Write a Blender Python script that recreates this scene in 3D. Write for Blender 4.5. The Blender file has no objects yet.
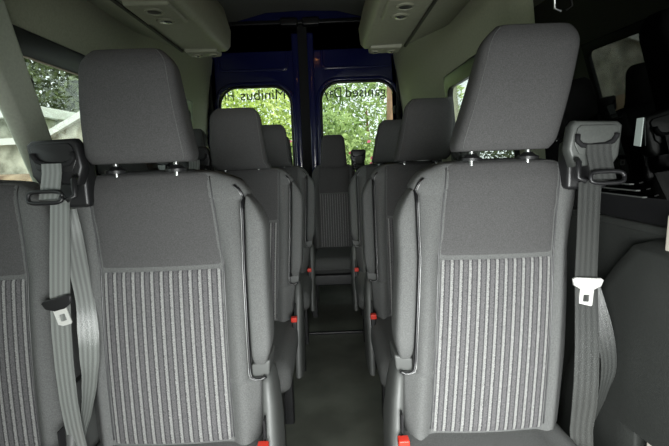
import bpy, bmesh, math, random
from mathutils import Vector, Matrix
random.seed(7)
S = bpy.context.scene
COL = S.collection
PI = math.pi

# ---------------------------------------------------------------- materials
def mat(name, color, rough=.6, metal=0., spec=.5, noise=0., nscale=60., bump=0., bscale=300., color2=None, coat=0., sheen=0.):
    m = bpy.data.materials.new(name); m.use_nodes = True
    nt = m.node_tree; b = nt.nodes['Principled BSDF']
    b.inputs['Roughness'].default_value = rough
    b.inputs['Metallic'].default_value = metal
    b.inputs['Specular IOR Level'].default_value = spec
    b.inputs['Coat Weight'].default_value = coat
    b.inputs['Sheen Weight'].default_value = sheen
    b.inputs['Base Color'].default_value = (*color, 1)
    tc = nt.nodes.new('ShaderNodeTexCoord')
    if noise or color2:
        n = nt.nodes.new('ShaderNodeTexNoise'); n.inputs['Scale'].default_value = nscale
        n.inputs['Detail'].default_value = 4
        nt.links.new(tc.outputs['Object'], n.inputs['Vector'])
        mx = nt.nodes.new('ShaderNodeMix'); mx.data_type = 'RGBA'
        c2 = color2 or tuple(min(1, c*(1+noise)) for c in color)
        c1 = color if color2 else tuple(c*(1-noise) for c in color)
        mx.inputs['A'].default_value = (*c1, 1); mx.inputs['B'].default_value = (*c2, 1)
        mr = nt.nodes.new('ShaderNodeMapRange'); mr.inputs['From Min'].default_value = .35; mr.inputs['From Max'].default_value = .65
        nt.links.new(n.outputs['Fac'], mr.inputs['Value'])
        nt.links.new(mr.outputs['Result'], mx.inputs['Factor'])
        nt.links.new(mx.outputs['Result'], b.inputs['Base Color'])
    if bump:
        n2 = nt.nodes.new('ShaderNodeTexNoise'); n2.inputs['Scale'].default_value = bscale
        nt.links.new(tc.outputs['Object'], n2.inputs['Vector'])
        bp = nt.nodes.new('ShaderNodeBump'); bp.inputs['Strength'].default_value = bump; bp.inputs['Distance'].default_value = .002
        nt.links.new(n2.outputs['Fac'], bp.inputs['Height']); nt.links.new(bp.outputs['Normal'], b.inputs['Normal'])
    return m

def stripe_mat(name, axis='U', n=13.0, base=(.125,.122,.125), light=(.27,.27,.263), dark=(.06,.058,.062), duty=.155):
    m = bpy.data.materials.new(name); m.use_nodes = True
    nt = m.node_tree; L = nt.links; b = nt.nodes['Principled BSDF']; b.inputs['Roughness'].default_value = .85
    b.inputs['Specular IOR Level'].default_value = .2
    uv = nt.nodes.new('ShaderNodeUVMap'); uv.uv_map = 'UVMap'
    sp = nt.nodes.new('ShaderNodeSeparateXYZ'); L.new(uv.outputs['UV'], sp.inputs[0])
    tc = nt.nodes.new('ShaderNodeTexCoord')
    nz = nt.nodes.new('ShaderNodeTexNoise'); nz.inputs['Scale'].default_value = 420; nz.inputs['Detail'].default_value = 2
    L.new(tc.outputs['Object'], nz.inputs['Vector'])
    def math_(op, a, c=None):
        q = nt.nodes.new('ShaderNodeMath'); q.operation = op
        for i, v in enumerate((a, c)):
            if v is None: continue
            if isinstance(v, (int, float)): q.inputs[i].default_value = v
            else: L.new(v, q.inputs[i])
        return q.outputs[0]
    x = math_('MULTIPLY', sp.outputs['X'], n)
    x = math_('ADD', x, math_('MULTIPLY', math_('SUBTRACT', nz.outputs['Fac'], .5), .16))
    d = math_('ABSOLUTE', math_('SUBTRACT', math_('FRACT', x), .5))     # 0 at stripe centre
    ramp = nt.nodes.new('ShaderNodeValToRGB'); L.new(d, ramp.inputs[0])
    e = ramp.color_ramp.elements
    e[0].position = duty*.75; e[0].color = (*light, 1)
    e[1].position = .5; e[1].color = (*base, 1)
    q = e.new(duty*1.2); q.color = (*dark, 1)
    q = e.new(duty*1.2+.08); q.color = (*dark, 1)
    q = e.new(duty*1.2+.14); q.color = (*base, 1)
    mx = nt.nodes.new('ShaderNodeMix'); mx.data_type = 'RGBA'; mx.blend_type = 'MULTIPLY'
    mx.inputs['Factor'].default_value = .6
    L.new(ramp.outputs['Color'], mx.inputs['A'])
    r2 = nt.nodes.new('ShaderNodeValToRGB'); r2.color_ramp.elements[0].position = .35; r2.color_ramp.elements[1].position = .62
    r2.color_ramp.elements[0].color = (.35,.35,.35,1)
    L.new(nz.outputs['Fac'], r2.inputs[0]); L.new(r2.outputs['Color'], mx.inputs['B'])
    L.new(mx.outputs['Result'], b.inputs['Base Color'])
    return m

def glass_mat(name, tint, refl=.06, rough=.01, ior=1.45):
    m = bpy.data.materials.new(name); m.use_nodes = True
    nt = m.node_tree; nt.nodes.remove(nt.nodes['Principled BSDF']); out = nt.nodes['Material Output']
    t = nt.nodes.new('ShaderNodeBsdfTransparent'); t.inputs[0].default_value = (*tint, 1)
    g = nt.nodes.new('ShaderNodeBsdfGlossy'); g.inputs['Roughness'].default_value = rough
    lw = nt.nodes.new('ShaderNodeLayerWeight'); lw.inputs['Blend'].default_value = .5
    pw = nt.nodes.new('ShaderNodeMath'); pw.operation = 'POWER'; pw.inputs[1].default_value = 4.
    nt.links.new(lw.outputs['Facing'], pw.inputs[0])
    f = nt.nodes.new('ShaderNodeMapRange'); f.inputs['To Min'].default_value = .03 if ior < 1.6 else .06; f.inputs['To Max'].default_value = .8
    nt.links.new(pw.outputs[0], f.inputs['Value'])
    mx = nt.nodes.new('ShaderNodeMixShader')
    nt.links.new(f.outputs[0], mx.inputs[0]); nt.links.new(t.outputs[0], mx.inputs[1]); nt.links.new(g.outputs[0], mx.inputs[2])
    nt.links.new(mx.outputs[0], out.inputs[0])
    return m

M = dict(
    fabric=mat('charcoal_fabric', (.078,.077,.077), .9, spec=.2, noise=.16, nscale=420, bump=.5, bscale=700),
    bolster=mat('grey_weave_fabric', (.118,.12,.118), .9, spec=.2, noise=.16, nscale=420, bump=.5, bscale=700),
    stripe=stripe_mat('striped_fabric', n=13),
    piping=mat('piping', (.045,.045,.047), .38, spec=.8),
    bead=mat('bright_edge', (.22,.22,.22), .35, metal=.6),
    plastic=mat('black_plastic', (.014,.014,.015), .38),
    gplastic=mat('grey_plastic', (.075,.08,.075), .42, noise=.08, nscale=200),
    shield=mat('seat_shield_plastic', (.08,.083,.08), .5),
    belt=mat('belt_webbing', (.042,.044,.042), .38, spec=.7, bump=.4, bscale=500),
    beltlit=mat('lit_belt_webbing', (.19,.20,.19), .34, spec=.8, bump=.4, bscale=500),  # same webbing as the darker belt, lightened for the light shining on it
    tongue=mat('brushed_tongue', (.75,.75,.72), .35, metal=.3),
    pillar=mat('lit_pillar_trim', (.62,.65,.54), .7, noise=.05, nscale=120, bump=.2, bscale=500),  # trim colour lightened to paint in the window light on the pillar
    chrome=mat('chrome', (.75,.75,.74), .18, metal=1.),
    steel=mat('steel', (.42,.43,.42), .3, metal=1.),
    red=mat('red_plastic', (.62,.035,.02), .4),
    trim=mat('cream_trim', (.42,.43,.32), .75, noise=.07, nscale=120, bump=.2, bscale=500),
    headliner=mat('headliner', (.13,.13,.12), .95, noise=.1, nscale=200),
    unit=mat('duct_plastic', (.25,.255,.19), .5, noise=.05, nscale=60),
    unitdark=mat('duct_recess', (.03,.03,.025), .5),
    navy=mat('navy_paint', (.008,.011,.075), .16, spec=.6, coat=.5),
    rubber=mat('black_rubber', (.009,.009,.01), .35),
    blackgap=mat('black_gap', (.003,.003,.004), .8),
    floor=mat('vinyl_floor', (.105,.112,.092), .42, noise=.22, nscale=5, bump=.25, bscale=350),
    door=mat('door_card', (.024,.026,.024), .65, noise=.1, nscale=200, bump=.2, bscale=400),
    frame=mat('seat_frame_steel', (.012,.012,.013), .5),
    glass=glass_mat('clear_glass', (.93,.97,.93)),
    tint=glass_mat('privacy_glass', (.012,.013,.012), ior=1.7),
    ink=mat('window_lettering', (.03,.05,.03), .6),
    inkpale=mat('window_lettering_pale', (.28,.36,.18), .6),
    palepillar=mat('pale_pillar_trim', (.55,.50,.44), .6),
    sticker=mat('sticker_grey', (.33,.38,.36), .6),
    white=mat('white_paint', (.75,.77,.74), .5),
    leafA=mat('leaf_lime', (.36,.50,.07), .6, color2=(.72,.82,.30), nscale=3),
    leafB=mat('leaf_green', (.16,.27,.06), .6, color2=(.52,.66,.25), nscale=4),
    leafC=mat('leaf_dark', (.03,.045,.015), .6, color2=(.13,.17,.055), nscale=4),
    pink=mat('petal_pink', (.62,.12,.2), .6),
    bark=mat('bark', (.42,.25,.16), .9, noise=.3, nscale=9),
    stone=mat('wall_stone', (.26,.26,.21), .9, color2=(.62,.62,.52), nscale=7, bump=.5, bscale=20),
    ground=mat('yard_ground', (.28,.28,.25), .9, noise=.2, nscale=4),
    brown=mat('brown_earth', (.16,.10,.06), .9, color2=(.4,.3,.2), nscale=6),
)

def webbing(m):
    nt=m.node_tree; b=nt.nodes['Principled BSDF']; c=b.inputs['Base Color'].default_value[:3]
    uv=nt.nodes.new('ShaderNodeUVMap'); uv.uv_map='UVMap'; sp=nt.nodes.new('ShaderNodeSeparateXYZ'); nt.links.new(uv.outputs['UV'],sp.inputs[0])
    a=nt.nodes.new('ShaderNodeMath'); a.operation='MULTIPLY'; a.inputs[1].default_value=25.1; nt.links.new(sp.outputs['X'],a.inputs[0])
    q=nt.nodes.new('ShaderNodeMath'); q.operation='SINE'; nt.links.new(a.outputs[0],q.inputs[0])
    mr=nt.nodes.new('ShaderNodeMapRange'); mr.inputs['From Min'].default_value=-1; nt.links.new(q.outputs[0],mr.inputs['Value'])
    mx=nt.nodes.new('ShaderNodeMix'); mx.data_type='RGBA'; mx.inputs['A'].default_value=(*[v*.75 for v in c],1); mx.inputs['B'].default_value=(*[v*1.2 for v in c],1)
    nt.links.new(mr.outputs['Result'],mx.inputs['Factor']); nt.links.new(mx.outputs['Result'],b.inputs['Base Color'])
webbing(M['belt']); webbing(M['beltlit'])
def strap_uv(o):
    lay=o.data.uv_layers.new(name='UVMap')
    for lp in o.data.loops: lay.data[lp.index].uv=((0,1,1,0)[lp.vertex_index%4], lp.vertex_index/40)
# ---------------------------------------------------------------- mesh helpers
class MB:
    def __init__(s): s.v=[]; s.f=[]; s.uv={}
    def add(s, vs, fs):
        o=len(s.v); s.v += [tuple(v) for v in vs]; s.f += [tuple(i+o for i in f) for f in fs]; return s
    def box(s, x0,x1,y0,y1,z0,z1):
        return s.add([(x,y,z) for z in (z0,z1) for y in (y0,y1) for x in (x0,x1)],
                     [(0,1,3,2),(4,6,7,5),(0,4,5,1),(2,3,7,6),(0,2,6,4),(1,5,7,3)])
    def rings(s, rings, cap=True, closed=True):
        n=len(rings[0]); vs=[p for r in rings for p in r]; fs=[]
        for i in range(len(rings)-1):
            for j in range(n if closed else n-1):
                k=(j+1)%n; fs.append((i*n+j,i*n+k,(i+1)*n+k,(i+1)*n+j))
        if cap: fs += [tuple(range(n))[::-1], tuple((len(rings)-1)*n+i for i in range(n))]
        return s.add(vs,fs)
    def tube(s, pts, r, seg=10):
        pts=[Vector(p) for p in pts]; R=[]; up=None
        for i,p in enumerate(pts):
            t=(pts[min(i+1,len(pts)-1)]-pts[max(i-1,0)]).normalized()
            a=t.orthogonal().normalized() if up is None else (up-t*up.dot(t)).normalized()
            up=a; b=t.cross(a); rr=r[i] if isinstance(r,(list,tuple)) else r
            R.append([p+a*(rr*math.cos(2*PI*k/seg))+b*(rr*math.sin(2*PI*k/seg)) for k in range(seg)])
        return s.rings(R)
    def ribbon(s, pts, ws, nrm, th=.0015):
        """strap: centre points, half-width vectors, thickness along nrm"""
        R=[]; n=Vector(nrm).normalized()*th
        for p,w in zip(pts,ws):
            p=Vector(p); w=Vector(w); R.append([p-w-n,p+w-n,p+w+n,p-w+n])
        return s.rings(R)
    def build(s, name, m, parent=None, smooth=None, bevel=0, seg=2, subsurf=0):
        me=bpy.data.meshes.new(name); me.from_pydata(s.v,[],s.f)
        bm=bmesh.new(); bm.from_mesh(me); bmesh.ops.recalc_face_normals(bm, faces=bm.faces); bm.to_mesh(me); bm.free()
        me.materials.append(m)
        o=bpy.data.objects.new(name, me); COL.objects.link(o)
        if parent: o.parent=parent
        if smooth is not None:
            for p in me.polygons: p.use_smooth=True
            if smooth<180:
                me.set_sharp_from_angle(angle=math.radians(smooth))
        if bevel:
            md=o.modifiers.new('bevel','BEVEL'); md.width=bevel; md.segments=seg; md.limit_method='ANGLE'; md.angle_limit=math.radians(40)
            for p in me.polygons: p.use_smooth=True
            w=o.modifiers.new('wn','WEIGHTED_NORMAL'); w.keep_sharp=False
        return o

def lerp_tab(tab, z):
    if z<=tab[0][0]: return tab[0][1]
    for (a,va),(b,vb) in zip(tab,tab[1:]):
        if z<=b: return va+(vb-va)*(z-a)/(b-a)
    return tab[-1][1]
def smooth01(t): t=max(0,min(1,t)); return t*t*(3-2*t)

def rloop(x0,x1,z0,z1,r,n=8):
    """rounded rectangle, r = one radius or (bl,br,tr,tl)"""
    if not isinstance(r,(tuple,list)): r=(r,)*4
    pts=[]
    for (cx,cz,a,rr) in ((x0,z0,PI,r[0]),(x1,z0,1.5*PI,r[1]),(x1,z1,0,r[2]),(x0,z1,.5*PI,r[3])):
        ox=cx+(rr if cx==x0 else -rr); oz=cz+(rr if cz==z0 else -rr)
        for k in range(n+1):
            t=a+.5*PI*k/n; pts.append((ox+rr*math.cos(t), oz+rr*math.sin(t)))
    return pts

def slab(name, loops, th, mtx, m, parent=None, bevel=0):
    """2D loops (outer first, then holes) filled and extruded symmetrically by th"""
    cu=bpy.data.curves.new(name,'CURVE'); cu.dimensions='2D'; cu.fill_mode='BOTH'; cu.extrude=max(th/2-bevel,0); cu.bevel_depth=bevel; cu.bevel_resolution=2
    cu.offset=-bevel
    for lp in loops:
        sp=cu.splines.new('POLY'); sp.points.add(len(lp)-1); sp.use_cyclic_u=True
        for p,q in zip(sp.points,lp): p.co=(q[0],q[1],0,1)
    tmp=bpy.data.objects.new('tmp',cu); COL.objects.link(tmp)
    dg=bpy.context.evaluated_depsgraph_get(); me=bpy.data.meshes.new_from_object(tmp.evaluated_get(dg))
    bpy.data.objects.remove(tmp); bpy.data.curves.remove(cu)
    me.name=name; me.transform(mtx); me.materials.clear(); me.materials.append(m)
    bm=bmesh.new(); bm.from_mesh(me); bmesh.ops.remove_doubles(bm,verts=bm.verts,dist=1e-5); bmesh.ops.recalc_face_normals(bm, faces=bm.faces); bm.to_mesh(me); bm.free()
    for p in me.polygons: p.use_smooth=True
    me.set_sharp_from_angle(angle=math.radians(35))
    o=bpy.data.objects.new(name,me); COL.objects.link(o)
    if parent: o.parent=parent
    return o
def XZ(y): return Matrix(((1,0,0,0),(0,0,1,y),(0,1,0,0),(0,0,0,1)))      # loop (x,z) -> plane at y

def tag(o, label, cat, group=None, kind=None):
    o['label']=label; o['category']=cat
    if group: o['group']=group
    if kind: o['kind']=kind
    return o
def struct(o): o['kind']='structure'; return o
def empty(name, loc, rz=0):
    o=bpy.data.objects.new(name,None); COL.objects.link(o); o.location=loc; o.rotation_euler=(0,0,rz); o.empty_display_size=.1
    return o
def copy_tree(o, parent=None):
    c=o.copy(); COL.objects.link(c)
    if parent: c.parent=parent
    for ch in list(o.children): copy_tree(ch,c)
    return c

# ---------------------------------------------------------------- the passenger seat
# local frame: origin on the floor under the back/cushion crease, x across, +y to the rear of the van, z up
def make_seat(side, spine, hz=0., hh=.244, ht=.022, ws=1., arm=True, belt='out', guide=(0,0), gm='plastic', beltkind=0):
    """side=+1: aisle (armrest) at +x, belt at -x.  side=-1: mirrored."""
    s=side
    root=empty('passenger_seat',(0,0,0))
    def sx(z): return lerp_tab(spine,z)
    OUT=[(.44,.206),(.60,.210),(.8,.206),(.97,.201),(1.01,.194),(1.04,.180),(1.058,.162),(1.069,.142),(1.078,.115)]
    if arm:
        INN=[(.44,.196),(.50,.206),(.592,.214),(.600,.186),(1.0,.186),(1.004,.186),(1.010,.197),(1.02,.197),(1.04,.184),(1.055,.168),(1.066,.150),(1.072,.135),(1.078,.11)]
    else:
        INN=OUT
    comp=lambda z: max(0.,s*(sx(min(z,.86))-sx(min(z,1.07)))) if arm else 0.
    INN=[(z,w_+comp(z)*(1 if z<1.06 else .6)) for z,w_ in INN]
    if arm: INN=INN[:5]+[(.86,.186),(.93,.186+comp(.93))]+INN[5:]
    def base(z): return .020+.115*(z-.44)-.012*math.sin(PI*min(1,max(0,(z-.44)/.5)))
    def front(q,z):
        """front surface y for q = signed offset from the spine, + toward the aisle"""
        h=lerp_tab(INN if q>0 else OUT, z)*ws
        t=min(.9999,abs(q)/h)
        top=smooth01((1.085-z)/.06)
        y=base(z)
        e=(1-t**5)**(1/5)                      # rounding at the edge
        y+= .055*(1-e)
        a=abs(q)/ws
        bo=math.exp(-((a-.167)/.026)**2)
        if q<0:      # the outboard bolster falls away to the side
            y+= (.034*smooth01((a-.155)/.055)-.010*math.exp(-((a-.155)/.016)**2))*smooth01((1.06-z)/.2)
        else: y-= .026*bo*smooth01((1.04-z)/.25)
        y+= .004*math.exp(-((a-.1385)/.004)**2)*smooth01((1.075-z)/.03)
        y-= .008*(1-(min(a,.13)/.13)**2)
        y+= .012*(1-top)
        if abs(q)<.14*ws: y+= .002*math.exp(-((z-.858)/.004)**2)
        return y
    zs=[.425,.43,.44]+[.46+.02*i for i in range(5)]+[.56,.575,.588,.592,.596,.600,.604]+[.62+.02*i for i in range(12)]+[.848,.853,.858,.863,.868,.88]+[.90+.02*i for i in range(5)]+[.996,1.0,1.004,1.008,1.015,1.022,1.03,1.038,1.046,1.053,1.06,1.066,1.071,1.075,1.078,1.080]
    R=[]
    NF=81; NB=21
    for z in zs:
        hi=lerp_tab(INN,z)*ws; ho=lerp_tab(OUT,z)*ws
        k=1.0
        if z>1.071: k=1-((z-1.071)/.009)**2*.35
        if z<.44: k=1-((.44-z)/.015)**2*.1
        ring=[]
        for i in range(NF):
            u=math.sin((i/(NF-1)-.5)*PI*.98)/math.sin(.49*PI)
            # mix even and sine spacing
            u=.6*(2*i/(NF-1)-1)+.4*u
            q=u*(hi if u>0 else ho)*.999
            yy=front(q,z)
            if z>1.071: yy+= .03*((z-1.071)/.009)**2
            ring.append((s*q*k+sx(z), yy, z))
        yb=base(z)+.105
        if z>1.071: yb-=.03*((z-1.071)/.009)**2
        for i in range(NB):
            u=1-2*i/(NB-1); q=u*(hi if u>0 else ho)*.985
            ring.append((s*q*k+sx(z), yb-.02*abs(u)**6, z))
        R.append(ring)
    MB().rings(R).build('backrest',M['bolster'],root,smooth=50)
    # plain centre panel, darker cloth, lying in the seams
    def panel(name,m,z0,z1,w0,off,nz,uv=True):
        mb=MB(); NX=33; vs=[]; uvs=[]
        for j in range(nz+1):
            v=j/nz; z=z0+(z1-z0)*v
            for i in range(NX):
                u=2*i/(NX-1)-1; q=u*w0*ws
                edge=max(abs(u)**14, (abs(2*v-1)**26))
                vs.append((s*q+sx(z), front(q,z)-off*(1-edge)+.0005*edge, z)); uvs.append((i/(NX-1),v))
        back=[(x,y+.007,z) for x,y,z in vs]; n=len(vs)
        fs=[]
        for j in range(nz):
            for i in range(NX-1):
                a=j*NX+i; fs.append((a,a+1,a+NX+1,a+NX)); fs.append((n+a,n+a+NX,n+a+NX+1,n+a+1))
        bd=[i for i in range(NX)]+[j*NX+NX-1 for j in range(1,nz+1)]+[nz*NX+i for i in range(NX-2,-1,-1)]+[j*NX for j in range(nz-1,0,-1)]
        for a,b in zip(bd,bd[1:]+bd[:1]): fs.append((a,n+a,n+b,b))
        mb.add(vs+back,fs)
        o=mb.build(name,m,root,smooth=60)
        lay=o.data.uv_layers.new(name='UVMap')
        for lp in o.data.loops: lay.data[lp.index].uv=uvs[lp.vertex_index % n]
        return o
    panel('upper_back_panel',M['fabric'],.859,1.073,.1378,.0022,28)
    panel('striped_back_panel',M['stripe'],.450,.857,.1378,.0026,40)
    # piping along the outline of the shoulders
    for sg,nm in ((1,'piping'),(-1,'piping')):
        pts=[]
        for i in range(34):
            z=.46+(1.062-.46)*i/33; q=sg*.1385*ws
            pts.append((s*q+sx(z), front(q,z)-.001, z))
        MB().tube(pts,.0018,6).build(nm,M['piping'],root,smooth=180)
    # armrest folded up beside the back
    if arm:
        R=[]
        for i in range(31):
            v=i/30; z=.632+(1.016-.632)*(.5-.5*math.cos(PI*v))
            # inner edge fixed, outer edge rounds at top and bottom
            ot=.238-.040*max(0,(z-.925)/.091)**2.3-.016*max(0,(.70-z)/.068)**2
            inn=.1905+.003*max(0,(z-.99)/.026)**2+.004*max(0,(.65-z)/.018)
            yf=base(z)-.030+.02*max(0,(z-.95)/.062)**2+.022*max(0,(.69-z)/.058)**2
            yb=base(z)+.070-.02*max(0,(z-.95)/.062)**2-.02*max(0,(.69-z)/.058)**2
            if i in (0,30): 
                c=(inn+ot)/2; inn=c-(c-inn)*.72; ot=c+(ot-c)*.72; yf+=.012; yb-=.012
            cx=(inn+ot)/2; hx=(ot-inn)/2; cy=(yf+yb)/2; hy=(yb-yf)/2; ring=[]
            for k in range(28):
                a=2*PI*k/28; ca,sa=math.cos(a),math.sin(a)
                ring.append((s*(cx+hx*math.copysign(abs(ca)**.5,ca))*ws+s*comp(z)+sx(z), cy+hy*math.copysign(abs(sa)**.5,sa), z))
            R.append(ring)
        ar=MB().rings(R).build('armrest',M['bolster'],root,smooth=70)
        # black strip paints the shade between back and armrest, thin tube its highlight
        pts=[]
        for q,z in ((.166,1.040),(.176,1.030),(.183,1.018),(.186,1.008)): pts.append((s*q*ws+s*comp(z)+sx(z), front(q*ws+comp(z),z)-.003, z))
        for i in range(26):
            z=1.0-(1.0-.615)*i/25; pts.append((s*(.1865)*ws+s*comp(z)+sx(z), base(z)-.012, z))
        for k,(dq,z) in enumerate(((.190,.606),(.200,.602),(.213,.602),(.222,.608))): pts.append((s*dq*ws+sx(z), base(z)-.016, z))
        MB().tube(pts,.0034,8).build('gap_shade',M['rubber'],root,smooth=180)
        MB().tube([(x-s*.003,y-.0025,z) for x,y,z in pts],.0012,8).build('edge_highlight',M['bead'],root,smooth=180)
        # hinge box under the armrest
        mb=MB(); z0,z1=.596,.640
        a,b=.186*ws,.226*ws
        q=[(a,z0),(b,z0+.006),(b+.004,z1),(a,z1-.01)]
        f=base(.6)
        vs=[(s*x+sx(.57), f+.0, z) for x,z in q]+[(s*x+sx(.57), f+.09, z) for x,z in q]
        mb.add(vs,[(0,1,2,3),(4,7,6,5),(0,4,5,1),(1,5,6,2),(2,6,7,3),(3,7,4,0)])
        mb.build('armrest_hinge',M['shield'],root,bevel=.005)
    # plastic side shield on the aisle side, down to the seat frame
    R=[]
    for (z,xi,xo,y0,y1) in ((.24,.206,.240,-.08,.16),(.38,.205,.242,-.055,.15),(.46,.205,.243,-.025,.14),(.54,.205,.240,.0,.13),(.59,.207,.234,.014,.12),(.604,.212,.228,.03,.10)):
        ring=[]
        for k in range(24):
            a=2*PI*k/24; ca,sa=math.cos(a),math.sin(a)
            ring.append((s*((xi+xo)/2+(xo-xi)/2*math.copysign(abs(ca)**.6,ca))*ws+sx(z), (y0+y1)/2+(y1-y0)/2*math.copysign(abs(sa)**.7,sa), z))
        R.append(ring)
    sh=MB().rings(R).build('side_shield',M['shield'],root,smooth=60)
    MB().box(*sorted((s*.2145*ws+sx(.48),s*.2185*ws+sx(.48))),-.035,-.015,.48,.53).build('slot',M['blackgap'],sh)
    # cushion
    R=[]
    for i in range(25):
        v=i/24; y=.06-.50*v
        top=.447+.006*math.sin(PI*v)-.055*max(0,(v-.80)/.20)**2.2
        bot=.335+.05*max(0,(v-.8)/.2)**2
        hx=.214*ws*(1-.20*max(0,(v-.86)/.14)**2.5)
        ring=[]
        for k in range(48):
            a=2*PI*k/48; ca,sa=math.cos(a),math.sin(a)
            px=hx*math.copysign(abs(ca)**.35,ca); pz=(top+bot)/2+(top-bot)/2*math.copysign(abs(sa)**.55,sa)
            if sa>0: pz+= .008*math.exp(-((abs(px)-.19)/.03)**2)-.006*math.exp(-((abs(px)-.145)/.006)**2)
            ring.append((px+s*.012+sx(.44), y, pz))
        R.append(ring)
    R.append([(x*.9+sx(.44)*.1, y-.012, (z-.39)*.6+.39) for x,y,z in R[-1]])
    cu=MB().rings(R).build('cushion',M['bolster'],root,smooth=60)
    MB().box(-.19+sx(.44),.19+sx(.44),-.42,.06,.27,.345).build('seat_pan',M['frame'],root,bevel=.01)
    for dx in (-.17,.17):
        mb=MB(); mb.box(dx-.02,dx+.02,-.36,-.31,0,.29); mb.build('leg',M['frame'],root,bevel=.006)
        mb=MB(); mb.box(dx-.02,dx+.02,-.02,.03,0,.29); mb.build('leg',M['frame'],root,bevel=.006)
    # headrest
    zb=1.088+hz; H=hh; R=[]
    for i in range(29):
        v=i/28; vv=.5-.5*math.cos(PI*v); z=zb+H*vv
        hx=(.122-ht*vv)*ws; 
        rt=max(0,(vv-.80)/.20); rb=max(0,(.10-vv)/.10)
        hx-= .026*rt**2.6+.010*rb**2
        yc=.092+.0*vv; hy=.058-.012*vv
        yf=.045-.012*math.sin(PI*min(1,vv*1.1))+.022*rt**2.2+.012*rb**2-.004
        yb=.185-.040*vv-.022*rt**2.2-.012*rb**2
        if i in (0,28): hx*=.93; yf+=.008; yb-=.008
        yc=(yf+yb)/2; hy=(yb-yf)/2; ring=[]
        for k in range(56):
            a=2*PI*k/56; ca,sa=math.cos(a),math.sin(a)
            ex=math.copysign(abs(ca)**.42,ca); ey=math.copysign(abs(sa)**.5,sa)
            taper=1-.10*(ey*.5+.5)         # the back is a little narrower than the face
            ring.append((hx*ex*taper+sx(z), yc+hy*ey, z))
        R.append(ring)
    hr=MB().rings(R).build('headrest',M['fabric'],root,smooth=75)
    # seam round the edge of the headrest face
    pts=[]
    for i in range(2,27):
        x,y,z=min(R[i][28:52],key=lambda p:(abs(abs(p[0]-sx(p[2]))-.9*abs(R[i][0][0]-sx(p[2]))), p[1])) if False else R[i][28 + 6] if s>0 else R[i][56-6]
        pts.append((x,y-.0005,z))
    # find the front corner on the aisle side
    pts=[]
    for i in range(2,27):
        k = 56-7 if s>0 else 28+7
        x,y,z=R[i][k]; pts.append((x,y-.0008,z))
    MB().tube(pts,.0011,6).build('seam',M['bolster'],hr,smooth=180)
    for dx in (-.068,.068):
        x=sx(1.09)+dx*ws
        p=MB().tube([(x,.10,1.06),(x,.10,1.12+hz)],.006,12).build('headrest_post',M['steel'],root,smooth=60)
        MB().tube([(x,.10,1.076),(x,.10,1.083),(x,.10,1.085),(x,.10,1.092)],[.024,.024,.018,.010],16).build('post_collar',M['plastic'],p,smooth=40)
    # buckle on the aisle side
    bx=sx(.44)+s*.214*ws
    bk=MB().box(bx-.009,bx+.009,-.062,-.045,.40,.468).build('buckle',M['plastic'],root,bevel=.004)
    MB().box(bx-.012,bx+.012,-.066,-.042,.468,.488).build('release_button',M['red'],bk,bevel=.003)['label']='red release button'
    MB().ribbon([(bx,-.05,.41),(bx-s*.02,.0,.30)],[(.009,0,0)]*2,(0,1,.2),.002).build('buckle_strap',M['belt'],bk)
    # belt guide on the outboard shoulder, strap and tongue
    if belt:
        BM=M['beltlit'] if beltkind==0 else M['belt']
        o=-s
        gx=sx(1.07)+o*.205+guide[0]; gz=1.115+guide[1]; gy=.055
        lp=[(-.060,-.005),(-.050,.045),(-.040,.056),(.052,.046),(.062,.036),(.052,-.030),(.040,-.045),(-.048,-.045)]
        lp=[(x*o,z) for x,z in lp]
        if o<0: lp=lp[::-1]
        T=Matrix.Translation((gx,gy,gz))@Matrix.Rotation(math.radians(-4*o),4,'Y')
        g=slab('belt_guide',[lp],.034,T@XZ(0),M[gm],root,bevel=.008)
        MB().box(gx-.045,gx+.05,gy+.01,gy+.06,gz-.10,gz+.01).build('guide_bracket',M['plastic'],g,bevel=.01)
        pl=[(x*.80,z*.62+.010) for x,z in lp]
        slab('cover',[pl],.006,T@XZ(-.018),M[gm],g,bevel=.002)
        def loc(p): return T@Vector(p)
        MB().tube([loc((o*a,-.024,b)) for a,b in ((-.042,.026),(-.043,.012),(-.034,.002),(-.018,-.002),(.018,-.002),(.034,.004),(.042,.014),(.043,.020))],.0055,8).build('slot',M['blackgap'],g,smooth=180)
        w=.021 if beltkind==0 else .0265
        zl=gz-.062
        def bp(dx,z,dy=0,wd=w,tw=0):
            return ((gx+dx, dy, z),(wd*math.cos(tw),wd*math.sin(tw),0))
        fy=lambda z,q: front(q,z)
        # strap: through the slot, through the ring, down the bolster
        seq=[bp(0,gz+.0,.026),bp(0,gz-.02,.024),bp(o*.003,gz-.05,.018),bp(o*.006,gz-.075,.012)]
        low=[(1.02,-.012),(.97,-.018),(.90,-.024),(.82,-.028),(.74,-.030),(.66,-.030),(.58,-.028),(.52,-.024),(.46,-.016),(.40,-.02)]
        for i,(z,dy) in enumerate(low):
            if beltkind==0:  dx=lerp_tab([(.40,-.006),(.60,.004),(.80,.010),(1.02,.014)],z)*o
            else:            dx=lerp_tab([(.40,-.030),(.60,-.026),(.80,-.024),(1.02,.006)],z)*o
            seq.append(bp(dx, z, base(z)+dy-.012, w*(1.0 if z>.5 else .95), .12*math.sin(z*9)))
        b=MB().ribbon([p for p,_ in seq],[q for _,q in seq],(0,1,0),.0013).build('belt_strap',BM,root,smooth=30); strap_uv(b)
        # folded second run of strap, twisting out and back
        seq=[]
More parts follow.
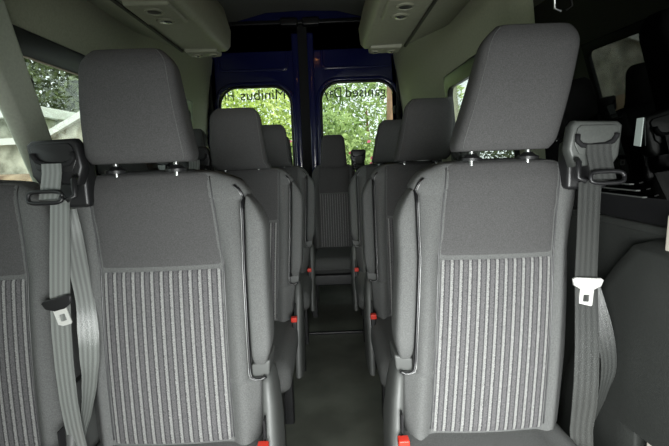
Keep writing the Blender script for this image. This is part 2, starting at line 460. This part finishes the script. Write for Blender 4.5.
        for (z,dx,dy,wd,tw) in (((.84,.0,-.014,.016,.2),(.76,.022,-.020,.017,.3),(.68,.040,-.022,.019,.2),(.60,.052,-.020,.019,-.1),(.53,.040,-.016,.017,-.4),(.46,.018,-.012,.014,-.6),(.41,.004,-.010,.012,-.6)) if beltkind else ((1.00,.006,-.006,.018,.2),(.94,.016,-.010,.020,.5),(.87,.034,-.018,.021,.9),(.80,.050,-.024,.020,.9),(.73,.060,-.034,.021,.35),(.68,.062,-.038,.022,.0),(.62,.056,-.034,.021,-.3),(.55,.040,-.026,.019,-.5),(.49,.020,-.018,.015,-.6),(.42,.004,-.012,.012,-.6))):
            d = -o*dx if beltkind==0 else o*dx*.95
            seq.append(((gx+d+(o*.016 if beltkind==0 else -o*.01), base(z)+dy+(.004), z),(wd*math.cos(tw*s),wd*math.sin(tw*s),0)))
        # smooth it
        P=[Vector(p) for p,_ in seq]; W=[Vector(q) for _,q in seq]; PP=[];WW=[]
        for i in range(len(P)-1):
            for t in range(5):
                t/=5; p0=P[max(i-1,0)];p1=P[i];p2=P[i+1];p3=P[min(i+2,len(P)-1)]
                PP.append(.5*((2*p1)+(p2-p0)*t+(2*p0-5*p1+4*p2-p3)*t*t+(3*p1-p0-3*p2+p3)*t**3)); WW.append(W[i].lerp(W[i+1],smooth01(t)))
        PP.append(P[-1]);WW.append(W[-1])
        strap_uv(MB().ribbon(PP,WW,(0,1,0),.0013).build('belt_return',BM,root,smooth=30))
        # ring
        c=(gx+o*.006, .004, gz-.070)
        ring=[(c[0]+.036*math.copysign(abs(math.cos(a))**.5,math.cos(a)), c[1]-.004+.004*math.sin(a), c[2]+.012*math.copysign(abs(math.sin(a))**.6,math.sin(a))) for a in [2*PI*k/28 for k in range(29)]]
        MB().tube(ring,.0045,8).build('guide_ring',M['plastic'],g,smooth=180)
        MB().tube([(gx-o*.046,.03,gz-.03),(gx-o*.050,.012,gz-.036),(gx-o*.050,.012,gz-.070),(gx-o*.035,.004,gz-.078)],.006,8).build('guide_hook',M['plastic'],g,smooth=180)
        # tongue
        tz=.80; dx=lerp_tab([(.40,-.006),(.60,.004),(.80,.010)],tz)*o if beltkind==0 else -.024*o
        T2=Matrix.Translation((gx+dx, base(tz)-.048, tz))@Matrix.Rotation(math.radians(-14 if beltkind==0 else 4),4,'Y')
        tg=slab('belt_tongue',[[(-.034,.010),(-.030,-.004),(-.012,-.014),(.012,-.014),(.030,-.004),(.034,.010),(.028,.014),(-.028,.014)]],.008,T2@XZ(0),M['plastic'] if beltkind==0 else M['tongue'],root,bevel=.002)
        tg['label']='seat belt tongue with a metal blade'
        tb=slab('tongue_blade',[rloop(-.015,.015,-.050,-.010,.004),rloop(-.007,.007,-.040,-.024,.002)[::-1]],.003,T2@XZ(-.001),M['tongue'],tg)
    return root

SPL=[(.44,.004),(.86,-.004),(1.07,-.034),(1.34,-.044)]
SPR=[(.44,-.036),(.86,-.004),(1.07,.026),(1.085,.016),(1.10,.012),(1.36,.074)]
SPW=[(.44,.004),(.86,-.004),(1.07,-.034),(1.09,-.085),(1.34,-.15)]
SPC=[(.44,.0),(1.07,.0),(1.34,.0)]
def place(o, loc, label, grp='minibus passenger seats', rz=0):
    o.location=loc; o.rotation_euler=(0,0,rz); tag(o,label,'seat',grp); return o
Y=[.93,1.73,2.53,3.30]
L1=place(make_seat(1,SPL,.010,ws=1.02,guide=(.034,-.012),beltkind=0),(-.388,Y[0],0),'grey striped front-row aisle seat left of the aisle, tall headrest and looped belt coloured as brightly lit')
R1=place(make_seat(-1,SPR,.010,.268,.010,.965,guide=(-.030,-.012),gm='gplastic',beltkind=1),(.382,Y[0],0),'light grey striped front-row seat right of the aisle, beside the dark sliding door')
W1=make_seat(1,SPW,ws=1.0,arm=False,guide=(.05,0),beltkind=0)
place(W1,(-.834,Y[0],-.008),'cropped front-row window seat at the far left, its headrest outside the picture')
SPL2=[(.44,.0),(.86,.022),(1.07,.030),(1.10,.010),(1.34,.006)]
SPR2=[(.44,-.018),(.86,-.020),(1.07,-.012),(1.10,.004),(1.34,.034)]
W2=make_seat(1,SPL2,-.016,ws=.97,arm=False,guide=(.03,0))
L2=make_seat(1,SPL2,-.016,ws=1.0,guide=(.02,.002),beltkind=0)
R2=make_seat(-1,SPR2,-.004,ws=.965,guide=(-.02,.0),gm='gplastic',beltkind=1)
place(L2,(-.375,Y[1],-.008),'second-row aisle seat left of the aisle, directly behind the front left seat')
place(R2,(.378,Y[1],-.008),'second-row seat right of the aisle, dark headrest half hidden behind the front right one')
place(copy_tree(L2),(-.350,Y[2],-.012),'third-row aisle seat left of the aisle, between second row and rear row')
place(copy_tree(R2),(.360,Y[2],-.02),'third-row seat right of the aisle, small black headrest against the right rear window')
place(W2,(-.835,Y[1],-.02),'second-row window seat left, mostly hidden behind the front left headrest')
place(copy_tree(W2),(-.815,Y[2],-.02),'third-row window seat left, dark sliver beside the cream wall trim')
C4=make_seat(-1,[(.44,.0),(1.34,.0)],-.035,ws=.87,arm=False,guide=(-.02,.015),beltkind=1)
place(C4,(.035,Y[3],-.02),'small centre seat of the rear row, facing straight down the aisle')
place(copy_tree(C4),(.44,Y[3],-.02),'rear-row seat right of the centre seat, hidden behind the third-row seat')
place(make_seat(1,[(.44,.0),(1.34,.0)],-.03,ws=.87,arm=False,guide=(.02,.0)),(-.375,Y[3],-.02),'rear-row seat left of the centre seat, headrest just past the third-row headrest')

# ---------------------------------------------------------------- the van shell
CX=-.19; YF=-.95; YR=3.92
PROF=[(.90,0),(.895,.95),(.84,1.50),(.81,1.70),(.76,2.02),(.62,2.25),(.3,2.33),(0,2.34)]
def px(sd,i): return CX+sd*PROF[i][0]
def pxz(sd,z): return CX+sd*lerp_tab([(b,a) for a,b in PROF],z)
def strip(mb, sd, z0,z1,y0,y1,th=.04):
    """wall strip following the body profile, thickness outwards"""
    a=pxz(sd,z0); b=pxz(sd,z1); t=sd*th
    mb.add([(a,y0,z0),(a,y1,z0),(b,y1,z1),(b,y0,z1),(a+t,y0,z0),(a+t,y1,z0),(b+t,y1,z1),(b+t,y0,z1)],
           [(0,1,2,3),(4,7,6,5),(0,4,5,1),(2,6,7,3),(0,3,7,4),(1,5,6,2)])
# left wall with three window openings
LW=[(.30,1.36),(1.36,2.45),(2.62,3.40)]
mb=MB(); strip(mb,-1,0,.95,YF,YR); strip(mb,-1,1.55,1.70,YF,YR); strip(mb,-1,1.70,2.02,YF,YR)
ys=[YF]+[v for w in LW for v in w]+[YR]
for a,b in zip(ys[::2],ys[1::2]): 
    if b-a<.01: continue
    strip(mb,-1,.95,1.55,a,b)
struct(mb.build('wall_left',M['trim'],smooth=30))
# slanting body pillar between the two front left windows
def pillar(name, sd, yb0,yb1,yt0,yt1,z0,z1,dep=.05,bev=.015,m='trim'):
    a=pxz(sd,z0); b=pxz(sd,z1); i=-sd*dep
    mb=MB(); mb.add([(a,yb0,z0),(a,yb1,z0),(b,yt1,z1),(b,yt0,z1),(a+i,yb0+.02,z0),(a+i,yb1-.02,z0),(b+i,yt1-.02,z1),(b+i,yt0+.02,z1)],
           [(0,1,2,3),(4,7,6,5),(0,4,5,1),(2,6,7,3),(0,3,7,4),(1,5,6,2)])
    return struct(mb.build(name,M[m],bevel=bev,seg=4))
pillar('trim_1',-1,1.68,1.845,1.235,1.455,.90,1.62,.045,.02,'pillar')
# window panes with black rubber frames, lying on the leaning wall
def side_window(name, sd, y0,y1,z0,z1, m, r=.05, fr=.035, top=None, slant=0):
    a=pxz(sd,z0); b=pxz(sd,z1)
    up=Vector((b-a,0,z1-z0)); L=up.length; up.normalize()
    fwd=Vector((0,1,0)); n=up.cross(fwd)
    T=Matrix((( fwd.x,up.x,n.x,a),(fwd.y,up.y,n.y,y0),(fwd.z,up.z,n.z,z0),(0,0,0,1)))
    W=y1-y0; T2=T@Matrix.Translation((0,0,0))
    off=Vector((sd*.02,0,0))
    T2=Matrix.Translation(off)@T2
    g=slab(name,[rloop(0,W,0,L,.002)],.004,T2,m)
    struct(g)
    inner=rloop(fr,W-fr,fr*.8,L-(top or fr),r)
    if slant: inner=[(x-slant*(1-y/L) if x<W*.5 else x,y) for x,y in inner]
    f=slab('window_frame',[rloop(-.012,W+.012,-.012,L+.012,.01),inner[::-1]],.03,Matrix.Translation((-sd*.022,0,0))@T2,M['rubber'],g,bevel=.003)
    return g
side_window('window_1',-1,.30,1.37,.95,1.55,M['glass'],top=.06,fr=.012)
w2=side_window('window_2',-1,1.37,2.47,.95,1.55,M['glass'],top=.075,r=.012,fr=.012)
side_window('window_3',-1,2.62,3.40,.95,1.55,M['glass'],top=.06)
xl=pxz(-1,1.39)
MB().box(xl-.01,xl+.045,1.47,1.575,1.355,1.405).build('window_latch',M['rubber'],w2,bevel=.012)
# right wall: window, then the sliding door towards the front
mb=MB(); strip(mb,1,0,.95,1.42,YR); strip(mb,1,1.50,1.70,1.34,YR); strip(mb,1,1.70,2.02,YF,YR)
for a,b in ((1.32,1.60),(2.42,YR)): strip(mb,1,.95,1.50,a,b)
strip(mb,1,1.50,1.70,YF,.1); 
struct(mb.build('wall_right',M['trim'],smooth=30))
side_window('window_4',1,1.58,2.44,.95,1.50,M['glass'],top=.06,r=.05)
# ceiling
mb=MB()
th=.03
pp=[(CX+sd*PROF[i][0],PROF[i][1]) for sd,i in ((-1,4),(-1,5),(-1,6),(-1,7),(1,6),(1,5),(1,4))]
ring0=[(x,z) for x,z in pp]+[(x,z+th) for x,z in pp[::-1]]
mb.rings([[(x,y,z) for x,z in ring0] for y in (YF,YR)])
struct(mb.build('ceiling',M['headliner'],smooth=40))
# floor: flat aisle, then a low step up to the back
mb=MB(); mb.box(CX-.90,CX+.90,YF,2.66,-.04,0); 
struct(mb.build('floor',M['floor']))
mb=MB(); mb.box(CX-.895,CX+.895,2.66,YR,-.04,.012)
struct(mb.build('trim_3',M['floor'],bevel=.004))
mb=MB(); mb.box(CX-.80,CX+.80,2.648,2.672,.0,.016)
struct(mb.build('trim_4',M['rubber'],bevel=.004))

# ---------------------------------------------------------------- sliding door (right side, front)
d=bpy.data.objects.new('door_3',None); COL.objects.link(d); struct(d)
xw=pxz(1,.95)
mb=MB(); strip(mb,1,0.02,.945,.10,1.42,.05); mb.build('door_panel',M['door'],d)
# door card bulging into the van
mb=MB(); R=[]
for (z,i,y0,y1) in ((.06,.0,.92,1.30),(.10,.035,.92,1.30),(.46,.05,.92,1.22),(.50,.05,.40,1.20),(.70,.05,.30,1.12),(.82,.05,.34,1.02),(.875,.044,.40,.97),(.905,.0,.46,.90)):
    x=pxz(1,z); R.append([(x+.01,y0,z),(x-i*.6,y0+.0,z),(x-i,y0+.04,z),(x-i,y1-.06,z),(x-i*.6,y1,z),(x+.01,y1,z)])
mb.rings(R); mb.build('door_card',M['door'],d,bevel=.012,seg=4)
mb=MB(); mb.box(xw-.012,xw+.03,.12,1.40,.905,.925); mb.build('waist_rail',M['door'],d,bevel=.006)
mb=MB(); mb.box(xw-.004,xw+.03,.12,1.40,.926,.985); mb.build('window_seal',M['rubber'],d,bevel=.004)
mb=MB(); mb.box(xw-.006,xw-.001,.12,1.22,.987,.990); mb.build('seal_bead',M['bead'],d)
a=pxz(1,.985); b=pxz(1,1.70)
mb=MB(); mb.add([(a+.02,.10,.985),(a-.035,1.34,.985),(b-.035,1.34,1.70),(b+.02,.10,1.70),(a+.026,.10,.985),(a-.029,1.34,.985),(b-.029,1.34,1.70),(b+.026,.10,1.70)],[(0,1,2,3),(4,7,6,5),(0,4,5,1),(2,6,7,3),(0,3,7,4),(1,5,6,2)])
g=mb.build('door_glass',M['tint'],d)
mb=MB(); 
for k in range(3):
    z=.998+k*.013; x=pxz(1,z)-.034; mb.box(x,x+.01,.93+.02*k,1.115,z-.012,z-.0095)
mb.build('vent_slats',M['gplastic'],d)
x=pxz(1,1.13)-.022
mb=MB(); mb.add([(x,.945,1.095),(x,.966,1.098),(x-.002,.958,1.155),(x-.002,.938,1.155)]+[(x+.002,.945,1.095),(x+.002,.966,1.098),(x,.958,1.155),(x,.938,1.155)],[(0,1,2,3),(4,7,6,5),(0,4,5,1),(2,6,7,3),(0,3,7,4),(1,5,6,2)])
mb.build('glass_sticker',M['sticker'],d)
# slim grab handle on the pillar behind the door
x=pxz(1,1.5)-.03
mb=MB(); x-=.028; mb.tube([(x+.022,1.197,1.450),(x+.004,1.195,1.456),(x,1.195,1.60),(x+.02,1.195,1.61)],.003,10)
gh=mb.build('grab_handle',M['steel'],smooth=60); tag(gh,'thin bright vertical grab handle on the sliding door, above the front right headrest','handle')
pillar('trim_5',1,1.34,1.56,1.30,1.56,.90,1.62,.025,.01)

x=pxz(1,.9)
mb=MB(); mb.add([(x-.03,.50,.20),(x-.03,.888,.20),(x-.03,.868,.958),(x-.03,.50,.958),(x,.50,.20),(x,.92,.20),(x,.89,.958),(x,.50,.958)],[(0,1,2,3),(4,7,6,5),(0,4,5,1),(2,6,7,3),(0,3,7,4),(1,5,6,2)])
struct(mb.build('trim_7',M['palepillar'],bevel=.004))
# unseen screen added at the front, its opening limits the light coming in
struct(slab('light_mask_front',[[(CX+a*1.0,b) for a,b in PROF[:-1]]+[(CX-a,b) for a,b in PROF[::-1]],rloop(-.30,.60,.25,1.12,.08)[::-1]],.04,XZ(YF),M['trim']))
# ---------------------------------------------------------------- rear doors
def body_loop(inset=0, z0=-.02):
    pr=[(a-inset,b) for a,b in PROF]
    lp=[(CX+a,b) for a,b in pr[:-1]]+[(CX-a,b) for a,b in pr[::-1]]
    return lp
# back wall: dark body frame around the two doors
DL=(CX-.80,CX-.015); DR=(CX+.015,CX+.80); DZ=(.05,2.24)
hole=rloop(DL[0],DR[1],DZ[0],DZ[1],(.03,.03,.16,.16))
struct(slab('wall_back',[body_loop(),hole[::-1]],.06,XZ(YR+.02),M['navy'],bevel=.006))
struct(slab('trim_6',[rloop(DL[0]-.02,DR[1]+.02,DZ[0]-.02,DZ[1]+.02,(.03,.03,.16,.16)),rloop(DL[0]+.012,DR[1]-.012,DZ[0]+.012,DZ[1]-.012,(.03,.03,.15,.15))[::-1]],.03,XZ(YR-.022),M['rubber'],bevel=.006))
struct(MB().box(CX-.045,CX+.045,YR-.012,YR+.02,.06,2.23).build('trim_8',M['blackgap'],bevel=.008))
GL=(-.918,-.318,.92,1.725); GR=(-.040,.585,.92,1.742)
RAD=(.09,.09,.15,.15)
for nm,(x0,x1),gw in (('door_1',DL,GL),('door_2',DR,GR)):
    dr=struct(empty(nm,(0,0,0)))
    o=.045
    rr=(.0+.12,.12,.19,.19)
    hole=rloop(gw[0]-o,gw[1]+o,gw[2]-o,gw[3]+o,rr)
    rt=(.01,.01,.01,.14) if nm=='door_1' else (.01,.01,.14,.01)
    slab('door_panel',[rloop(x0,x1,DZ[0],DZ[1],rt),hole[::-1]],.05,XZ(YR+.03),M['navy'],dr,bevel=.008)
    slab('window_surround',[rloop(gw[0]-o-.006,gw[1]+o+.006,gw[2]-o-.006,gw[3]+o+.006,rr),rloop(gw[0]-.018,gw[1]+.018,gw[2]-.018,gw[3]+.018,(.1,.1,.165,.165))[::-1]],.03,XZ(YR+.0),M['navy'],dr,bevel=.010)
    slab('window_seal',[rloop(gw[0]-.02,gw[1]+.02,gw[2]-.02,gw[3]+.02,(.1,.1,.17,.17)),rloop(gw[0],gw[1],gw[2],gw[3],RAD)[::-1]],.035,XZ(YR+.018),M['rubber'],dr,bevel=.009)
    slab('glass',[rloop(gw[0]-.01,gw[1]+.01,gw[2]-.01,gw[3]+.01,RAD)],.004,XZ(YR+.03),M['glass'],dr)
    # pressed ridge along the meeting edge and a recessed upper panel outline
    cx=x1-.05 if nm=='door_1' else x0+.05
    slab('pressed_ridge',[rloop(cx-.028,cx+.028,.12,2.16,.012)],.03,XZ(YR-.0),M['navy'],dr,bevel=.010)
    slab('upper_ridge',[rloop(gw[0]+.0,gw[1]-.0,1.86,2.12,.05),rloop(gw[0]+.022,gw[1]-.022,1.882,2.098,.035)[::-1]],.018,XZ(YR+.002),M['navy'],dr,bevel=.006)
    hx=x0 if nm=='door_1' else x1
    for z in (.5,1.5,2.0):
        MB().box(hx-.035,hx+.035,YR-.035,YR-.005,z-.035,z+.035).build('hinge',M['rubber'],dr,bevel=.01)
    def text(body,x,z,size,m,wx=1.):
        cu=bpy.data.curves.new('lettering','FONT'); cu.body=body; cu.size=size; cu.extrude=.001; cu.offset=0
        tmp=bpy.data.objects.new('tmp',cu); COL.objects.link(tmp)
        dg=bpy.context.evaluated_depsgraph_get(); me=bpy.data.meshes.new_from_object(tmp.evaluated_get(dg)); bpy.data.objects.remove(tmp)
        w=max(v.co.x for v in me.vertices)
        me.transform(Matrix.Translation((x,YR+.035,z))@Matrix.Rotation(PI,4,'Z')@Matrix.Rotation(PI/2,4,'X')@Matrix.Diagonal((wx/w,1,1,1)))
        me.name='lettering'; me.materials.clear(); me.materials.append(m)
        ob=bpy.data.objects.new('lettering',me); COL.objects.link(ob); ob.parent=dr; return ob
    if nm=='door_1':
        text('Minibus',-.352,1.630,.125,M['ink'],.395)['label']='dark lettering reading Minibus, seen mirrored'
        text('Hi',-.800,1.630,.125,M['inkpale'],.085)['label']='faint pale lettering, seen mirrored'
    else:
        text('ganised',.518,1.628,.122,M['ink'],.350)['label']='dark lettering reading ganised, seen mirrored'
        text('Day',.136,1.628,.125,M['ink'],.158)['label']='lettering reading Day, seen mirrored'

# ---------------------------------------------------------------- overhead duct units with reading lights
def unit(sd, shift, label):
    """profile (offset from the van's centre, z): bottom outer, bottom inner, inner face upward"""
    root=empty('overhead_unit',(CX+shift+sd*.60,1.6,1.645 if sd<0 else 1.635)); tag(root,label,'overhead unit','overhead units along the roof sides')
    def P(o,y,z): return (CX+shift+sd*o-root.location.x, y-1.6, z-1.657)
    prof=[(.835,1.75),(.62,1.662),(.42,1.655),(.40,1.675),(.392,1.75),(.42,1.86),(.50,2.00),(.62,2.22),(.77,2.02)]
    R=[]
    for (y,dz,sc) in ((-.80,0,1),(1.0,0,1),(2.25,0,1),(2.33,.010,.99),(2.40,.03,.97)):
        R.append([P(.62+(o-.62)*sc if o<.6 else o, y+ (0.05*(1.9-z) if y>2.3 else 0), z+dz*(1 if z<1.9 else 0)) for o,z in prof])
    MB().rings(R).build('housing',M['unit'],root,bevel=.006,seg=3)
    # seam strip along the wall
    MB().rings([[P(o,y,z) for o,z in ((.612,1.654),(.622,1.652),(.628,1.668),(.612,1.668))] for y in (-.78,2.28)]).build('edge_strip',M['unitdark'],root)
    for yc in (.85,1.70,2.30):
        end = yc>2.2
        y0,y1=(yc-.055,yc+.055) if end else (yc-.11,yc+.11)
        xs=(.44,.60)
        z0=1.650
        base=MB().rings([[P(xs[0]+d,y0+d,z) if False else P(*q) for q in ((xs[0]+d,y0+d,z),(xs[1]-d,y0+d,z),(xs[1]-d,y1-d,z),(xs[0]+d,y1-d,z))] for d,z in ((0,1.664),(.004,1.646),(.014,1.642))]).build('reading_panel',M['unit'],root,bevel=.004)
        for k,(ox,oy) in enumerate(((.47,0),(.55,0)) if end else ((.51,-.055),(.51,.055))):
            r=.022 if end else .034
            ring=[[P(ox+rr*math.cos(a),yc+oy+rr*math.sin(a),z) for a in [2*PI*j/24 for j in range(24)]] for rr,z in ((r,1.644),(r,1.636),(r*.78,1.635),(r*.72,1.641))]
            v=MB().rings(ring).build('air_vent' if k==0 else 'reading_lamp',M['unit'],base,smooth=40)
            ring=[[P(ox+rr*math.cos(a),yc+oy+rr*math.sin(a),z) for a in [2*PI*j/24 for j in range(24)]] for rr,z in ((r*.70,1.643),(r*.66,1.637),(r*.3,1.634))]
            MB().rings(ring).build('louvre' if k==0 else 'lens',M['unitdark'] if k==0 else M['chrome'],v,smooth=40)
    if sd>0:
        for k in range(5):
            MB().rings([[P(o,y,z) for o,z in ((.44,1.652),(.58,1.652),(.58,1.664),(.44,1.664))] for y in (1.40+k*.022,1.409+k*.022)]).build('slot',M['unitdark'],root)
    return root
unit(-1,.105,'cream overhead duct with round lamps above the left seats, lit orange along its inner side')
unit(1,-.03,'cream overhead duct ending above the right seats, dark slots under its near end')
# recessed catches at the top of the rear doors
for x in (CX-.10,CX+.08):
    o=MB().box(x-.07,x+.07,YR-.10,YR-.02,2.20,2.26).build('door_catch',M['rubber'],bevel=.01)
    tag(o,'black catch at the ceiling above the rear doors, %s of the centre gap'%('left' if x<CX-.02 else 'right'),'catch','rear door catches')
# warm dome lamp in the front of the roof
dl=empty('dome_lamp',(CX+.05,1.25,2.30)); tag(dl,'warm round ceiling dome lamp towards the front of the roof','lamp')
mb=MB().rings([[(r*math.cos(a),r*math.sin(a),z) for a in [2*PI*j/32 for j in range(32)]] for r,z in ((.09,.04),(.09,-.005),(.075,-.015))]).build('bezel',M['unit'],dl,smooth=40)
em=bpy.data.materials.new('warm_lens'); em.use_nodes=True; b=em.node_tree.nodes['Principled BSDF']; b.inputs['Emission Color'].default_value=(1,.42,.12,1); b.inputs['Emission Strength'].default_value=14
MB().rings([[(r*math.cos(a),r*math.sin(a),z) for a in [2*PI*j/32 for j in range(32)]] for r,z in ((.045,-.014),(.042,-.026),(.02,-.034))]).build('lens',em,dl,smooth=60)

# ---------------------------------------------------------------- outside
struct(MB().box(-14,12,-8,16,-.68,-.60).build('ground',M['ground']))
def foliage(name,label,cat,center,rad,n,m,size,group=None,stem=True,extra=None):
    root=empty(name,(center[0],center[1],-.6)); tag(root,label,cat,group)
    mb=MB(); rnd=random.Random(hash(label)%999 if False else int(center[0]*31+center[1]*17)+n)
    cz=center[2]+.6
    for i in range(n):
        while True:
            u=Vector((rnd.uniform(-1,1),rnd.uniform(-1,1),rnd.uniform(-1,1)))
            if .35<u.length<1: break
        p=Vector((u.x*rad[0],u.y*rad[1],cz+u.z*rad[2]))
        if p.z<.05: continue
        a=Vector((rnd.gauss(0,1),rnd.gauss(0,1),rnd.gauss(0,1))).normalized(); b=a.orthogonal().normalized(); s_=size*rnd.uniform(.6,1.4)
        mb.add([p-a*s_,p-b*s_*.45,p+a*s_,p+b*s_*.45],[(0,1,2,3)])
    f=mb.build('foliage',m,root); 
    MB().tube([(0,0,0),(.05,0,cz*.5),(0,.05,cz)],[.06,.05,.02],8).build('stem',M['bark'],root,smooth=60)
    if extra:
        mb=MB()
        for i in range(extra[1]):
            u=Vector((rnd.uniform(-1,1),-rnd.uniform(.8,1.0),rnd.uniform(.05,.75)))
            p=Vector((u.x*rad[0]*.8,u.y*rad[1],cz+u.z*rad[2]*.8))
            a=Vector((rnd.gauss(0,1),.2,rnd.gauss(0,1))).normalized(); b=a.orthogonal().normalized(); s_=size*.8
            mb.add([p-a*s_,p-b*s_*.8,p+a*s_,p+b*s_*.8],[(0,1,2,3)])
        mb.build('flowers',extra[0],root)['label']='pink flowers'
    return root
foliage('bush','bright lime green bush filling the left rear door window','bush',(-1.75,7.6,1.3),(1.45,.9,2.1),17000,M['leafA'],.042)
foliage('bush','green bush with pink flowers behind the right rear door window','bush',(.05,5.55,.72),(.62,.55,1.0),8000,M['leafB'],.036,extra=(M['pink'],26))
foliage('tree','tall pale green leafy tree behind the flowering bush','tree',(.9,10.3,2.2),(2.2,1.2,2.6),15000,M['leafB'],.06)
foliage('tree','dark leafy tree with bright gaps, seen through the left side window','tree',(-6.6,10.2,3.1),(2.2,1.8,2.3),15000,M['leafC'],.07)
mb=MB(); mb.tube([(0,0,-.1),(.03,0,1.4),(.06,0,3.4)],[.16,.14,.12],14)
foliage('hedge','dark hedge close outside the right hand windows','hedge',(3.6,6.2,1.3),(1.0,3.4,2.1),9000,M['leafC'],.07)
mb=MB(); mb.tube([(0,0,-.1),(.03,0,1.4),(.06,0,3.4)],[.16,.14,.12],14)
tk=mb.build('bare_trunk',M['bark'],smooth=60); tk.location=(.93,6.4,-.6); tag(tk,'reddish brown bare trunk at the right edge of the right rear window','trunk')
# stone wall stepping up to a ramp, low white shed roof behind
wl=empty('garden_wall',(-3.6,5.0,-.6)); tag(wl,'pale stone garden wall with a sloping white coping, outside the left windows','wall')
pr=[(-3.4,1.95),(.42,1.98),(1.9,2.75)]
mb=MB(); R_=[[(x,y,z) for x,z in pr]+[(x,y,0) for x,z in pr[::-1]] for y in (0,.3)]
mb.rings(R_); mb.build('masonry',M['stone'],wl)
mb=MB(); mb.rings([[(x,y,z) for x,z in pr]+[(x,y,z+.07) for x,z in pr[::-1]] for y in (-.08,.36)]); mb.build('coping',M['white'],wl)
bk=MB().box(-2.6,1.6,-.5,.5,0,1.66).build('earth_bank',M['brown'],bevel=.15,seg=4); bk.location=(-3.8,4.4,-.6); tag(bk,'brown earth bank in front of the stone garden wall','bank')
sh=empty('shed',(-4.55,7.2,-.6)); tag(sh,'low shed with a flat white roof beyond the stone wall','shed')
MB().box(-.6,.35,-.5,.6,0,2.45).build('shed_wall',M['stone'],sh)
MB().box(-.75,.45,-.7,.7,2.45,2.60).build('shed_roof',M['white'],sh,bevel=.01)

# ---------------------------------------------------------------- light, world, camera
W=bpy.data.worlds.new('overcast'); S.world=W; W.use_nodes=True
W.node_tree.nodes['Background'].inputs[0].default_value=(.90,.97,1,1); W.node_tree.nodes['Background'].inputs[1].default_value=1.6
sun=bpy.data.lights.new('sun','SUN'); sun.energy=2.5; sun.angle=.6; sun.color=(1,.97,.9)
so=bpy.data.objects.new('sun',sun); COL.objects.link(so); so.rotation_euler=(math.radians(42),math.radians(22),math.radians(10))
ar=bpy.data.lights.new('front_fill','AREA'); ar.shape='RECTANGLE'; ar.size=.7; ar.size_y=.45; ar.energy=21.5; ar.spread=math.radians(125); ar.color=(.97,1,.98)  # added fill light just behind and below the camera, no real source there
ao=bpy.data.objects.new('front_fill',ar); COL.objects.link(ao); ao.location=(.10,-.12,.79); ao.rotation_euler=(math.radians(68),0,math.radians(-9))

MW=[[0.99930217,-0.01237286,-0.03524328],[0.03664275,0.14172547,0.98922758],[-0.0072447,-0.98982867,0.14207994]]
cam=bpy.data.cameras.new('camera'); co=bpy.data.objects.new('camera',cam); COL.objects.link(co)
cam.sensor_width=36; cam.lens=440/669*36; cam.clip_start=.02
co.matrix_world=Matrix.Translation((0,0,1.09))@Matrix(MW).transposed().to_4x4()
S.camera=co
S.view_settings.view_transform='Standard'; S.view_settings.look='None'; S.view_settings.exposure=0; S.view_settings.gamma=1
S.view_settings.use_curve_mapping=False
